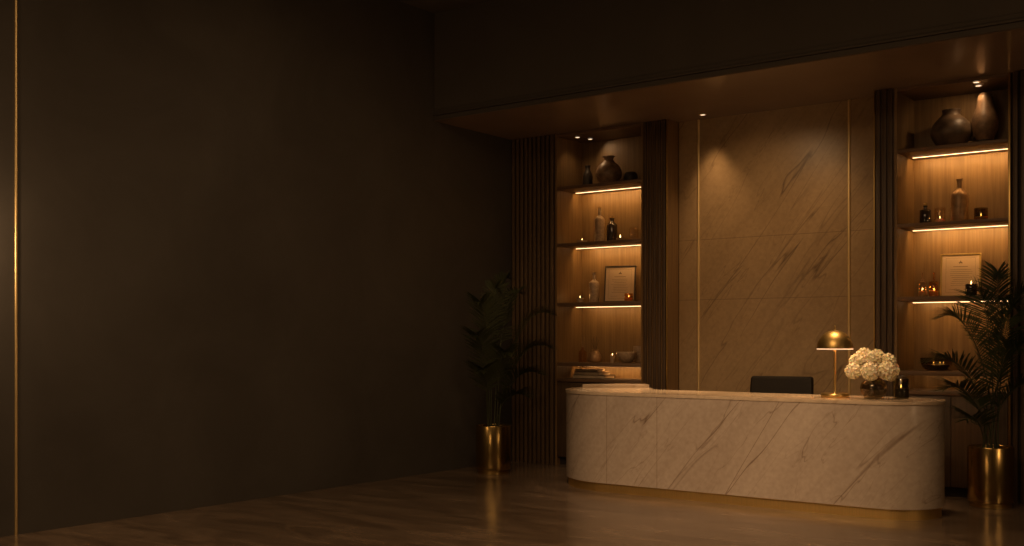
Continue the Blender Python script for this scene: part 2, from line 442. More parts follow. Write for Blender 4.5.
# shelf niches ---------------------------------------------------------
YB = 10.98
def niche(label, x0, x1, tops, ctop, powers, sidetrim):
    t = thing('shelf_niche', label, 'built-in shelving', ((x0+x1)/2, YF, 0))
    h = (x1-x0)/2; D = YB-YF
    bm = bm_new(); box(bm, -h, h, D, D+0.02, 0.0, ZC-0.032); obj('back_panel', bm, WOOD, t)
    for s in (-1, 1):
        bm = bm_new(); a, b = sorted((s*h, s*(h+0.025))); box(bm, a, b, 0.0, D+0.02, 0.0, ZC-0.002); obj('side_panel', bm, WOOD, t)
    bm = bm_new(); box(bm, -h, h, 0.0, D+0.02, ZC-0.03, ZC-0.002); obj('top_panel', bm, SHELFWOOD, t)
    for z, th, pw in zip(tops, (0.034, 0.034, 0.040, 0.042), powers):
        bm = bm_new(); box(bm, -h+0.001, h-0.001, 0.0, D-0.001, z-th, z, 0.003); sh = obj('shelf', bm, SHELFWOOD, t)
        bm = bm_new(); box(bm, -h+0.048, h-0.010, D-0.212, D-0.194, z-th-0.005, z-th-0.0005); obj('strip_channel', bm, BRASSDARK, sh)
        bm = bm_new(); oc = [(D-0.203+0.0045*math.cos(a_), z-th-0.0052+0.0045*math.sin(a_)) for a_ in [PI+PI*i/8 for i in range(9)]]
        l0 = [bm.verts.new((-h+0.05, p, q)) for p, q in oc]; l1 = [bm.verts.new((h-0.012, p, q)) for p, q in oc]
        for i in range(9): bm.faces.new((l0[i], l0[(i+1) % 9], l1[(i+1) % 9], l1[i]))
        bm.faces.new(l0); bm.faces.new(list(reversed(l1)))
        obj('light_strip', bm, LED, sh)
        l = bpy.data.lights.new('led_tape', 'AREA'); l.shape = 'RECTANGLE'; l.size = 2*h-0.07; l.size_y = 0.012; l.energy = LEDW*pw; l.color = (1.0, 0.52, 0.17)
        lo = bpy.data.objects.new('led_tape', l); COL.objects.link(lo); lo.parent = sh
        lo.location = (0.015, D-0.190, z-th-0.006); lo.rotation_euler = (math.radians(48), 0, 0)
    bm = bm_new(); box(bm, -h+0.001, h-0.001, -0.012, D-0.001, ctop-0.035, ctop, 0.003); obj('counter', bm, SHELFWOOD, t)
    bm = bm_new(); box(bm, -h+0.001, h-0.001, 0.022, D-0.001, 0.09, ctop-0.036); obj('carcass', bm, SLAT, t)
    for s in (-1, 1):
        bm = bm_new(); a, b = sorted((s*0.002, s*(h-0.003))); box(bm, a, b, 0.0, 0.0215, 0.095, ctop-0.045, 0.002); obj('door', bm, DOORWOOD, t)
    bm = bm_new(); box(bm, -h+0.001, h-0.001, 0.06, D-0.001, 0.0, 0.089); obj('plinth', bm, SLATBACK, t)
    if sidetrim:
        bm = bm_new(); box(bm, h+0.004, h+0.021, -0.012, -0.0005, 0.0, ZC-0.002, 0.003); obj('edge_strip', bm, BRASS, t)
    return t
TL = (3.215, 2.56, 1.875, 1.185); TR = (3.245, 2.54, 1.852, 1.155)
niche('left oak shelf niche with lit shelves, behind the left end of the desk', -7.145, -6.028, TL, 1.0, (0.85, 0.8, 0.38, 0.5), False)
niche('right oak shelf niche with lit shelves, behind the right palm', -3.253, -2.275, TR, 0.97, (1, 0.9, 0.42, 0.10), True)

# ceiling downlights --------------------------------------------------------
def downlight(label, x, y, z, watts, tgt=None):
    t = thing('ceiling_downlight', label, 'downlight', (x, y, z), 0, 'recessed ceiling downlights')
    bm = bm_new(); lathe(bm, [(0.026, -0.001), (0.026, -0.006), (0.038, -0.004), (0.038, -0.001)], n=28, cap=False); obj('trim_ring', bm, BRASS, t)
    bm = bm_new(); lathe(bm, [(0.025, -0.004), (0.025, -0.0015)], n=24); obj('lens', bm, LAMPDISC, t)
    if watts: spot('downlight_lamp', (x, y, z-0.02), tgt or (x, y, 0), watts, 120, radius=0.02)
downlight('small lit downlight above the left niche, nearer its front edge', -6.96, 10.60, ZC-0.032, 2.5, (-6.9, 10.9, 2.6))
downlight('small lit downlight above the left niche, nearer its back', -6.90, 10.78, ZC-0.032, 2.5, (-6.5, 10.95, 3.3))
downlight('single small lit downlight above the left side of the stone wall', -5.285, 10.46, ZC, 0)
downlight('small lit downlight above the right niche, nearer the front of the pair', -2.555, 10.50, ZC-0.032, 1.3, (-2.60, 10.9, 2.6))
downlight('small lit downlight above the right niche, nearer the back of the pair', -2.575, 10.66, ZC-0.032, 4, (-2.9, 10.95, 3.3))

# ------------------------------------------------------------------ reception desk
def desk_outline(o):
    """counter plan, shrunk inwards by o: straight front, big round left end that returns to the back, small round right end"""
    pts = []
    cr = (-2.89, 9.21); rr = 0.40-o
    for i in range(0, 19): a = math.radians(90-180*i/18); pts.append((cr[0]+rr*math.cos(a), cr[1]+rr*math.sin(a)))
    cl = (-5.52, 9.57); rl = 0.76-o
    for i in range(0, 25): a = math.radians(270-155*i/24); pts.append((cl[0]+rl*math.cos(a), cl[1]+rl*math.sin(a)))
    pts.append((-5.40-o, 9.61-o))
    return pts
t = thing('reception_desk', 'long curved veined stone reception desk with brass plinth, in front of the stone wall', 'reception desk', (-4.3, 9.2, 0))
def rel(ps): return [(x+4.3, y-9.2) for x, y in ps]
bm = bm_new(); prism(bm, rel(desk_outline(0.008)), 0.085, 0.921, 0.004); obj('stone_body', bm, DESKSTONE, t)
bm = bm_new(); prism(bm, rel(desk_outline(0.0)), 0.9215, 0.95, 0.006); obj('countertop', bm, TOPSTONE, t)
bm = bm_new(); prism(bm, rel(desk_outline(0.03)), 0.0, 0.0845); obj('plinth', bm, PLINTHBRASS, t)
pts = []
for i in range(0, 13): a = math.radians(176-60*i/12); pts.append((-5.52+0.735*math.cos(a), 9.57+0.735*math.sin(a)))
pts += [(-5.66, 9.98), (-5.98, 9.80)]
bm = bm_new(); prism(bm, rel(pts), 0.9505, 0.980, 0.004); obj('return_ledge', bm, TOPSTONE, t)

# ------------------------------------------------------------------ office chair behind the desk
t = thing('office_chair', 'dark leather office chair with a wide low back, behind the desk', 'chair', (-4.30, 10.03, 0), math.radians(8))
bm = bm_new(); box(bm, -0.27, 0.27, -0.27, 0.20, 0.44, 0.54, 0.035, 4); obj('seat', bm, LEATHER, t)
bm = bm_new()
box(bm, -0.325, 0.325, 0.20, 0.285, 0.56, 1.085, 0.028, 4)
for v in bm.verts:
    k = (v.co.z-0.56)/0.515; v.co.x *= 1.0-0.05*k; v.co.y += 0.07*k-0.10*(v.co.x/0.3)**2*0.3
br = obj('backrest', bm, LEATHER, t)
bm = bm_new(); box(bm, -0.03, 0.03, 0.05, 0.30, 0.40, 0.435, 0.006); box(bm, -0.03, 0.03, 0.288, 0.302, 0.40, 0.66, 0.004); obj('back_bracket', bm, BLACKMETAL, t)
for s in (-1, 1):
    bm = bm_new(); tube(bm, [(s*0.26, 0.0, 0.45), (s*0.315, 0.0, 0.47), (s*0.325, 0.0, 0.66)], 0.014, 8)
    box(bm, s*0.325-0.03, s*0.325+0.03, -0.14, 0.12, 0.66, 0.69, 0.01); obj('armrest', bm, BLACKMETAL, t)
bm = bm_new(); lathe(bm, [(0.028, 0.09), (0.028, 0.25), (0.018, 0.255), (0.018, 0.438)], n=20); obj('gas_lift', bm, BLACKMETAL, t)
for i in range(5):
    a = 2*PI*i/5+0.3
    bm = bm_new(); tube(bm, [(0.025*math.cos(a), 0.025*math.sin(a), 0.105), (0.27*math.cos(a), 0.27*math.sin(a), 0.075)], [0.022, 0.014], 8)
    lg = obj('leg', bm, BLACKMETAL, t)
    bm = bm_new(); x, y = 0.265*math.cos(a), 0.265*math.sin(a)
    tube(bm, [(x-0.022*math.sin(a), y+0.022*math.cos(a), 0.029), (x+0.022*math.sin(a), y-0.022*math.cos(a), 0.029)], 0.029, 14); obj('caster', bm, BLACKMETAL, lg)

# ------------------------------------------------------------------ table lamp
ZT = 0.9505
t = thing('table_lamp', 'brass dome table lamp, on the desk left of the flowers', 'lamp', (-3.405, 9.235, ZT))
bm = bm_new(); lathe(bm, [(0.0, 0), (0.117, 0), (0.119, 0.004), (0.119, 0.030), (0.116, 0.034), (0.0, 0.034)]); obj('base', bm, BRASS, t)
bm = bm_new(); lathe(bm, [(0.017, 0.034), (0.014, 0.042), (0.0115, 0.06), (0.0115, 0.50), (0.0100, 0.60)], n=20); obj('pole', bm, BRASS, t)
prof = [(0.153, 0.422)]
for i in range(1, 15):
    a = math.radians(90*i/15); prof.append((0.153*math.cos(a), 0.422+0.158*math.sin(a)))
inner = [(max(r-0.004, 0.006), z-0.004) for r, z in reversed(prof)]; inner[-1] = (0.149, 0.422)
bm = bm_new(); lathe(bm, prof+[(0.010, 0.580)], n=56, cap=False)
sh = obj('lamp_shade', bm, LAMPBRASS, t)
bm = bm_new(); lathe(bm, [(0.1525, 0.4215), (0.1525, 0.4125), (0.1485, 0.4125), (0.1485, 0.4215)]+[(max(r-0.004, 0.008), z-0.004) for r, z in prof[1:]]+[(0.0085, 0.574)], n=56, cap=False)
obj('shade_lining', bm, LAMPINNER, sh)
bm = bm_new(); lathe(bm, [(0.012, 0.579), (0.010, 0.588), (0.0065, 0.592), (0.0065, 0.618), (0.0, 0.622)], n=20); obj('finial', bm, BRASS, t)
bm = bm_new(); lathe(bm, smoothprof([(0.010, 0.44), (0.022, 0.455), (0.026, 0.475), (0.020, 0.50), (0.011, 0.515)]), n=20, cap=False); obj('bulb', bm, BULB, t)

# ------------------------------------------------------------------ candles
def flame(parent, z, s=1.0, x=0, y=0):
    s *= 0.8
    bm = bm_new(); lathe(bm, [(0.0012, z-0.012*s), (0.0012, z+0.003*s)], x, y, 6); wk = obj('wick', bm, WICK, parent)
    bm = bm_new(); lathe(bm, smoothprof([(0.0, z), (0.0052*s, z+0.007*s), (0.0050*s, z+0.014*s), (0.0022*s, z+0.026*s), (0.0, z+0.038*s)], 4), x, y, 10, cap=False)
    obj('flame', bm, FLAME, wk, smooth=2)
    p = point('flame_light', (x, y, z+0.016*s), 0.28*s, 0.008, AMBER, parent)

def jarprof(r, h, th=0.003, base=0.008):
    return [(0.0, 0), (r*0.92, 0), (r, 0.006), (r, h-0.002), (r-th*0.5, h), (r-th, h-0.002), (r-th, base+0.003), (r*0.85, base), (0.0, base)]

def jar_candle(label, x, y, z, r, h, fill, gmat, wmat, lit=True, fs=1.0, group=None):
    t = thing('jar_candle', label, 'candle', (x, y, z+0.0005), 0, group)
    bm = bm_new(); lathe(bm, jarprof(r, h), n=36, cap=False); obj('glass_jar', bm, gmat, t)
    bm = bm_new(); lathe(bm, [(0.0, 0.0085), (r-0.006, 0.0085), (r-0.0035, 0.012), (r-0.0035, fill), (r*0.5, fill-0.002), (0.0, fill-0.003)], n=36, cap=False)
    obj('wax', bm, wmat, t)
    if lit: flame(t, fill+0.008, fs)
    return t

def tealight(label, x, y, z, r, h, group=None, fs=0.8):
    t = thing('tea_light', label, 'candle', (x, y, z+0.0005), 0, group)
    bm = bm_new(); lathe(bm, [(0.0, 0), (r*0.8, 0), (r, h*0.9), (r, h), (r*0.94, h), (r*0.90, h*0.8), (0.0, h*0.78)], n=30, cap=False); obj('dish', bm, CERAMIC, t)
    bm = bm_new(); lathe(bm, [(0.0, h*0.785), (r*0.86, h*0.80), (r*0.86, h*0.9), (0.0, h*0.9)], n=30, cap=False); obj('wax', bm, WAX, t)
    flame(t, h*0.9+0.008, fs)
    return t

def reeds(parent, z0, z1, n, spread, r=0.0016):
    for i in range(n):
        a = 2*PI*i/n+0.5
        bm = bm_new(); tube(bm, [(0.003*math.cos(a), 0.003*math.sin(a), z0), (spread*math.cos(a), spread*math.sin(a), z1)], r, 5); obj('reed', bm, BOOKA, parent)

def bottle(label, x, y, z, r, h, neck_r, shoulder, neck_h, mat, stopper=None, kind='bottle', rim=True, group=None):
    t = thing(kind, label, 'bottle', (x, y, z+0.0005), 0, group)
    zs = h*shoulder; zn = h*(1-neck_h)
    prof = [(0.0, 0), (r*0.93, 0), (r, 0.008), (r, zs*0.5), (r, zs), (r*0.93, zs+(zn-zs)*0.35), (r*0.62, zs+(zn-zs)*0.72), (neck_r*1.08, zn), (neck_r, zn+0.012), (neck_r, h-0.012)]
    if rim: prof += [(neck_r*1.22, h-0.010), (neck_r*1.22, h), (neck_r*0.72, h), (neck_r*0.7, h-0.02), (0, h-0.02)]
    else: prof += [(neck_r, h), (neck_r*0.7, h), (neck_r*0.7, h-0.02), (0, h-0.02)]
    bm = bm_new(); lathe(bm, prof, n=40, cap=False); obj('body', bm, mat, t, smooth=0.9)
    if stopper:
        bm = bm_new(); lathe(bm, [(0.0, h-0.019), (neck_r*0.66, h-0.019), (neck_r*0.66, h+0.001), (neck_r*0.95, h+0.002), (neck_r*0.95, h+stopper), (0, h+stopper)], n=20, cap=False); obj('stopper', bm, BRASS, t)
    return t

def vessel(name, label, cat, x, y, z, prof, mat, n=48, group=None, smooth=0.9):
    """one-piece turned vessel"""
    bm = bm_new(); lathe(bm, prof, n=n, cap=False)
    o = obj(name, bm, mat, None, (x, y, z+0.0005), smooth=smooth)
    return tag(o, label, cat, group)

# desk candle
jar_candle('black candle burning in a smoked glass jar, on the desk right of the flowers', -2.884, 9.375, ZT, 0.0635, 0.168, 0.085, SMOKE, DARKWAX, fs=1.05)

# ------------------------------------------------------------------ flowers on the desk
VX, VY = -3.072, 9.235
vessel('flower_vase', 'round smoked glass vase holding the cream flowers on the desk', 'vase', VX, VY, ZT,
       smoothprof([(0.0, 0), (0.055, 0.0), (0.075, 0.010), (0.100, 0.05), (0.108, 0.088), (0.097, 0.13), (0.066, 0.158), (0.050, 0.168), (0.050, 0.180), (0.055, 0.188),
                   (0.050, 0.188), (0.045, 0.178), (0.046, 0.168), (0.062, 0.154), (0.092, 0.128), (0.103, 0.088), (0.095, 0.05), (0.07, 0.014), (0.0, 0.008)], 4), SMOKE, 56)
RV = Vector((0.8016, 0.598, 0)); FV = Vector((-0.598, 0.8016, 0))
def bloom_mesh(R, seed):
    rnd = random.Random(seed); bm = bm_new()
    bmesh.ops.create_icosphere(bm, subdivisions=3, radius=R*0.80)
    n = 40
    for i in range(n):
        z = 1-2*(i+0.5)/n; ph = i*2.39996; rr = math.sqrt(1-z*z)
        d = Vector((rr*math.cos(ph), rr*math.sin(ph), z)); d = (d+Vector([rnd.uniform(-.08, .08) for _ in range(3)])).normalized()
        q = d.to_track_quat('Z', 'Y').to_matrix(); spin = rnd.uniform(0, 6.28)
        c = d*R*rnd.uniform(0.84, 0.92); s = R*rnd.uniform(0.32, 0.38)
        ctr = bm.verts.new(c)
        for k in range(4):
            a = spin+k*PI/2
            def pt(ang, rad, up): return bm.verts.new(c+q @ Vector((rad*math.cos(ang), rad*math.sin(ang), up)))
            p1 = pt(a-0.62, s*0.72, s*0.22); p2 = pt(a-0.30, s*1.08, s*0.40); p3 = pt(a+0.30, s*1.08, s*0.40); p4 = pt(a+0.62, s*0.72, s*0.22); pm = pt(a, s*0.62, s*0.08)
            bm.faces.new((ctr, p1, pm)); bm.faces.new((p1, p2, pm)); bm.faces.new((p2, p3, pm)); bm.faces.new((p3, p4, pm)); bm.faces.new((p4, ctr, pm))
    return bm
BL = [  # right, forward, height over counter, radius, where
    (-0.155, -0.02, 0.245, 0.062, 'lowest cream bloom at the far left of the bouquet'),
    (-0.105, 0.03, 0.325, 0.066, 'cream bloom at the upper left shoulder of the bouquet'),
    (-0.052, -0.11, 0.245, 0.070, 'large cream bloom at the lower front left of the bouquet, over the vase'),
    (-0.020, -0.04, 0.345, 0.066, 'cream bloom at the upper front middle of the bouquet'),
    (-0.035, 0.09, 0.375, 0.062, 'topmost cream bloom, peeping over the back of the bouquet'),
    (0.050, 0.05, 0.365, 0.060, 'cream bloom at the top right of the bouquet'),
    (0.074, -0.10, 0.250, 0.071, 'large cream bloom at the lower front right of the bouquet, over the vase'),
    (0.125, 0.01, 0.325, 0.063, 'cream bloom at the upper right shoulder of the bouquet'),
    (0.160, 0.03, 0.255, 0.060, 'cream bloom at the far right of the bouquet, over the candle'),
    (0.125, -0.03, 0.212, 0.050, 'lowest small cream bloom at the right of the bouquet, tucked under the others'),
    (0.02, 0.12, 0.27, 0.060, None)]
for i, (r, f, h, R, lab) in enumerate(BL):
    if lab is None: continue
    r = r*1.09-0.008; f *= 1.1; h = 0.2+(h-0.2)*1.0; R *= 1.04; h -= 0.012
    p = RV*r+FV*f
    t = thing('hydrangea', lab, 'flower', (VX, VY, ZT), 0, 'cream flowers in the round vase')
    a = 2*PI*i/len(BL); hd = Vector((p.x, p.y, h))
    bm = bloom_mesh(R, i); bmesh.ops.translate(bm, verts=bm.verts[:], vec=hd); obj('bloom', bm, PETAL, t, smooth=1.2)
    b0 = Vector((-0.045*math.cos(a), -0.045*math.sin(a), 0.03)); m = Vector((0.030*math.cos(a), 0.030*math.sin(a), 0.178))
    bm = bm_new(); tube(bm, [b0, b0.lerp(m, 0.6), m, m.lerp(hd, 0.6)+Vector((0, 0, 0.01)), hd], 0.0035, 6); st = obj('stem', bm, GREEN, t)

# ------------------------------------------------------------------ palms in brass pots
def pot(label, x, y):
    t = thing('plant_pot', label, 'plant pot', (x, y, 0), 0, 'brass plant pots')
    bm = bm_new(); lathe(bm, [(0.0, 0.0), (0.168, 0.0), (0.172, 0.004), (0.172, 0.030), (0.160, 0.032), (0.160, 0.045), (0.0, 0.045)], n=56, cap=False); obj('foot_ring', bm, BRASSDARK, t)
    bm = bm_new(); lathe(bm, [(0.0, 0.0455), (0.184, 0.0455), (0.189, 0.050), (0.190, 0.06), (0.190, 0.515), (0.188, 0.520), (0.180, 0.520), (0.178, 0.515), (0.178, 0.47), (0.0, 0.47)], n=72, cap=False)
    obj('shell', bm, BRASSPOT, t, smooth=0.6)
    bm = bm_new(); lathe(bm, [(0.0, 0.4705), (0.1775, 0.4705), (0.1775, 0.487), (0.10, 0.497), (0.0, 0.50)], n=48, cap=False); obj('soil', bm, SOIL, t)
    return t

def frond(parent, start, tip, lift, leaf_from, leaf_len, n, seed, mat):
    """arching palm frond: petiole + rachis with paired narrow leaflets"""
    rnd = random.Random(seed)
    a = Vector(start); d = Vector(tip); lift *= 0.45
    c1 = a+Vector(((d.x-a.x)*0.10, (d.y-a.y)*0.10, (d.z-a.z)*0.62+lift*0.5))
    c2 = Vector((a.x+(d.x-a.x)*0.55, a.y+(d.y-a.y)*0.55, d.z+lift))
    def B(u): v = 1-u; return a*v**3+c1*3*v*v*u+c2*3*v*u*u+d*u**3
    pts = [B(i/22) for i in range(23)]
    bm = bm_new(); tube(bm, pts, [0.0075*(1-0.86*i/22) for i in range(23)], 6)
    st = obj('stem', bm, STEM, parent)
    bm = bm_new()
    n = int(n*1.9)
    for i in range(n):
        u = leaf_from+(1-leaf_from)*(i+0.5)/n
        p = B(u); tg = (B(min(1, u+0.01))-B(u-0.01)).normalized()
        side = tg.cross(Vector((0, 0, 1)))
        if side.length < 0.25: side = tg.cross(FV)
        side.normalize(); up = side.cross(tg)
        e = (u-leaf_from)/(1-leaf_from)
        L = leaf_len*(0.55+1.25*e*(1-e)*1.6)*(1-0.45*e)*rnd.uniform(0.9, 1.1)
        ang = math.radians(62-34*e+rnd.uniform(-6, 6))
        for s in (-1, 1):
            dr = (tg*math.cos(ang)+side*s*math.sin(ang)+up*0.30).normalized()
            wv = dr.cross(up).normalized(); wd = 0.0062*rnd.uniform(0.85, 1.15)
            L2 = L*rnd.uniform(0.92, 1.08); rows = []
            for k, (q, ww) in enumerate(((0, 0.35), (0.25, 1.0), (0.55, 0.9), (0.82, 0.5), (1.0, 0.04))):
                c = p+dr*L2*q+Vector((0, 0, -1))*L2*0.16*q*q
                rows.append((bm.verts.new(c+wv*wd*ww+up*wd*ww*0.4), bm.verts.new(c), bm.verts.new(c-wv*wd*ww+up*wd*ww*0.4)))
            for r0, r1 in zip(rows, rows[1:]):
                bm.faces.new((r0[0], r0[1], r1[1], r1[0])); bm.faces.new((r0[1], r0[2], r1[2], r1[1]))
    lo = obj('leaflets', bm, mat, st, smooth=1.2); lo['kind'] = 'stuff'
    return st

def palm(label, x, y, specs, leaf_len, mat, seed):
    t = thing('potted_palm', label, 'plant', (x, y, 0.50), 0, 'palms flanking the desk')
    for i, (r, f, up, lift, lf, n) in enumerate(specs):
        a = 2*PI*i/len(specs)+0.4
        tip = RV*r+FV*f+Vector((0, 0, up))
        frond(t, (0.06*math.cos(a), 0.06*math.sin(a), -0.01), tip, lift, lf-0.07, leaf_len*(0.82 if up > 1.45 else 1.0), int(n*1.15), seed+i, mat)
    return t
pot('brass cylinder pot under the right palm, at the right end of the desk', -2.34, 10.10)
palm('leafy green palm in the brass pot right of the desk', -2.34, 10.10, [
    (0.05, -0.03, 1.53, 0.12, 0.52, 20), (-0.44, -0.02, 1.14, 0.28, 0.42, 22), (-0.56, -0.10, 0.76, 0.26, 0.42, 22),
    (-0.46, -0.16, 0.52, 0.22, 0.42, 20), (-0.25, -0.12, 0.26, 0.15, 0.45, 12), (0.30, -0.25, 1.36, 0.25, 0.42, 22),
    (0.40, -0.35, 0.98, 0.28, 0.40, 22), (0.34, -0.38, 0.58, 0.24, 0.40, 20), (0.06, -0.40, 0.86, 0.28, 0.40, 20),
    (-0.12, 0.02, 1.36, 0.22, 0.48, 20), (0.14, -0.18, 1.20, 0.25, 0.45, 20)], 0.34, LEAF, 100)
pot('brass cylinder pot under the left palm, by the slatted corner', -7.25, 9.38)
palm('dim green palm in the brass pot in the left corner', -7.25, 9.38, [
    (0.62, -0.06, 1.22, 0.30, 0.42, 22), (0.60, -0.12, 0.86, 0.30, 0.42, 22), (0.50, -0.20, 0.58, 0.24, 0.42, 20), (0.36, -0.22, 0.34, 0.2, 0.45, 16),
    (-0.16, -0.30, 1.34, 0.28, 0.42, 20), (-0.20, -0.42, 0.98, 0.28, 0.42, 20), (-0.12, -0.40, 0.62, 0.24, 0.42, 18),
    (0.16, 0.10, 1.62, 0.16, 0.48, 22), (0.04, -0.10, 1.50, 0.18, 0.48, 20), (0.30, 0.22, 1.46, 0.24, 0.45, 20), (0.14, -0.42, 0.80, 0.28, 0.42, 20)], 0.34, LEAFDARK, 300)

# ------------------------------------------------------------------ things on the left shelves
z = TL[0]
vessel('urn', 'large round dark clay urn with short neck, top shelf of left niche', 'vase', -6.61, 10.72, z,
       smoothprof([(0.0, 0), (0.075, 0), (0.10, 0.03), (0.145, 0.11), (0.150, 0.17), (0.125, 0.235), (0.075, 0.28), (0.058, 0.30), (0.058, 0.335), (0.070, 0.352), (0.060, 0.352), (0.05, 0.335), (0.05, 0.30), (0.0, 0.26)], 4), BROWNCLAY)
vessel('dark_vase', 'slim dark vase, left of the urn on top shelf of left niche', 'vase', -6.90, 10.72, z,
       smoothprof([(0.0, 0), (0.05, 0), (0.058, 0.06), (0.056, 0.15), (0.035, 0.21), (0.026, 0.24), (0.034, 0.27), (0.028, 0.27), (0.02, 0.24), (0.0, 0.2)], 4), BLACKCLAY)
vessel('dark_bowl', 'small round dark bowl, right of the urn on top shelf of left niche', 'bowl', -6.33, 10.74, z,
       smoothprof([(0.0, 0), (0.035, 0), (0.065, 0.03), (0.078, 0.08), (0.070, 0.125), (0.056, 0.145), (0.050, 0.145), (0.063, 0.12), (0.07, 0.08), (0.05, 0.03), (0.0, 0.015)], 4), BLACKCLAY)
z = TL[1]
tealight('tea light burning at the left end of second shelf, left niche', -6.925, 10.64, z, 0.058, 0.048, 'tea lights')
bottle('tall beige ceramic bottle on second shelf of left niche', -6.735, 10.72, z, 0.060, 0.415, 0.018, 0.66, 0.20, CERAMIC, 0.012)
bottle('shorter dark glass bottle behind tall beige one, second shelf of left niche', -6.615, 10.80, z, 0.062, 0.30, 0.024, 0.70, 0.14, DARKGLASS, 0.02)
t = tealight('tea light with a taller flame, right of dark bottle, second shelf of left niche', -6.395, 10.62, z, 0.050, 0.045, 'tea lights', 1.3)
jar_candle('empty-looking clear glass jar at right end of second shelf, left niche', -6.30, 10.76, z, 0.050, 0.17, 0.03, CLEAR, WAX, lit=False)
z = TL[2]
tealight('pale candle burning at the left end of third shelf, left niche', -6.965, 10.66, z, 0.043, 0.062, None, 0.9)
bottle('beige ceramic bottle on third shelf of left niche, left of the frame', -6.81, 10.72, z, 0.061, 0.355, 0.019, 0.64, 0.24, CERAMIC, 0.01)

def picture_frame(label, x, y, z, wd, ht, rz, tilt, fmat, seed):
    t = thing('picture_frame', label, 'picture frame', (x, y, z+0.001), rz)
    rnd = random.Random(seed)
    R = Matrix.Rotation(-tilt, 4, 'X')
    b = 0.016; d = 0.018
    def put(name, bm, mat, par):
        bmesh.ops.transform(bm, matrix=R, verts=bm.verts[:]); return obj(name, bm, mat, par)
    bm = bm_new()
    box(bm, -wd/2, wd/2, -d, 0, 0, b, 0.002); box(bm, -wd/2, wd/2, -d, 0, ht-b, ht, 0.002)
    box(bm, -wd/2, -wd/2+b, -d, 0, b, ht-b, 0.002); box(bm, wd/2-b, wd/2, -d, 0, b, ht-b, 0.002)
    put('frame', bm, fmat, t)
    bm = bm_new(); box(bm, -wd/2+b*0.6, wd/2-b*0.6, -0.010, -0.004, b*0.6, ht-b*0.6); pp = put('certificate', bm, PAPER, t)
    bm = bm_new(); y0, y1 = -0.0108, -0.0101
    def ln(cx, cz, w_, h_): box(bm, cx-w_/2, cx+w_/2, y0, y1, cz-h_/2, cz+h_/2)
    ln(0, ht*0.70, wd*0.36, 0.004)
    for k in range(9): ln(rnd.uniform(-.01, .01), ht*(0.63-0.045*k), wd*rnd.uniform(0.38, 0.56), 0.0022)
    m_ = wd*0.36
    for sx in (-1, 1): box(bm, sx*m_-0.0007, sx*m_+0.0007, y0, y1, ht*0.10, ht*0.90)
    for zz in (0.10, 0.90): box(bm, -m_, m_, y0, y1, ht*zz-0.0007, ht*zz+0.0007)
    ln(-wd*0.18, ht*0.17, wd*0.2, 0.002); ln(wd*0.18, ht*0.17, wd*0.2, 0.002)
    put('written_lines', bm, INK, pp)
    bm = bm_new()
    for cx, cz, r in ((0, ht*0.80, 0.009), (-0.011, ht*0.785, 0.006), (0.011, ht*0.785, 0.006)):
        vs_ = [bm.verts.new((cx+r*math.cos(2*PI*k/16), y0, cz+r*math.sin(2*PI*k/16))) for k in range(16)]; bm.faces.new(vs_)
    box(bm, -0.0015, 0.0015, y0, y1, ht*0.80, ht*0.845)
    put('emblem', bm, INK, pp)
    bm = bm_new(); box(bm, -0.02, 0.02, 0.0005, 0.004, ht*0.1, ht*0.62); put('easel_back', bm, FRAMEDARK, t)
    return t
picture_frame('certificate in a dark frame leaning on third shelf of left niche', -6.48, 10.74, TL[2], 0.37, 0.43, math.radians(16), math.radians(9), FRAMEDARK, 3)
jar_candle('small amber glass candle cup in front of the dark frame, left niche', -6.255, 10.57, z, 0.048, 0.095, 0.045, AMBERGLASS, WAX, True, 0.8)
z = TL[3]
t = thing('reed_diffuser', 'slim amber reed diffuser at left end of fourth shelf, left niche', 'diffuser', (-6.925, 10.65, z+0.0005))
bm = bm_new(); lathe(bm, smoothprof([(0.0, 0), (0.042, 0), (0.046, 0.01), (0.046, 0.115), (0.030, 0.135), (0.016, 0.145), (0.016, 0.170), (0.012, 0.170), (0.012, 0.145), (0.0, 0.01)], 3), n=32, cap=False); obj('bottle', bm, AMBERGLASS, t)
reeds(t, 0.02, 0.29, 3, 0.02)
t = thing('twig_vase', 'squat amber vase with thin twigs on fourth shelf of left niche', 'vase', (-6.765, 10.67, z+0.0005))
bm = bm_new(); lathe(bm, smoothprof([(0.0, 0), (0.060, 0), (0.076, 0.03), (0.074, 0.075), (0.050, 0.115), (0.036, 0.130), (0.040, 0.145), (0.034, 0.145), (0.03, 0.13), (0.06, 0.08), (0.06, 0.03), (0.0, 0.01)], 4), n=40, cap=False); obj('body', bm, BRONZE, t)
for i in range(6):
    a = 1.05*i; bm = bm_new()
    tube(bm, [(0, 0, 0.05), (0.014*math.cos(a), 0.014*math.sin(a), 0.15), (0.05*math.cos(a+.3), 0.03*math.sin(a), 0.26+0.02*(i % 3))], 0.0018, 5); obj('twig', bm, WICK, t)
vessel('ceramic_bowl', 'wide beige ceramic bowl at right of fourth shelf, left niche', 'bowl', -6.30, 10.60, z,
       smoothprof([(0.0, 0), (0.04, 0), (0.085, 0.035), (0.112, 0.085), (0.116, 0.12), (0.110, 0.12), (0.104, 0.085), (0.08, 0.042), (0.0, 0.015)], 4), CERAMIC)
vessel('ceramic_cup', 'taller beige ceramic cup behind the wide bowl, fourth shelf of left niche', 'cup', -6.27, 10.83, z,
       smoothprof([(0.0, 0), (0.055, 0), (0.064, 0.02), (0.068, 0.17), (0.066, 0.188), (0.060, 0.188), (0.06, 0.17), (0.055, 0.03), (0.0, 0.02)], 3), CERAMIC)
tealight('tiny lit tea light left of the wide bowl, fourth shelf of left niche', -6.475, 10.58, z, 0.026, 0.085, 'tea lights', 0.9)

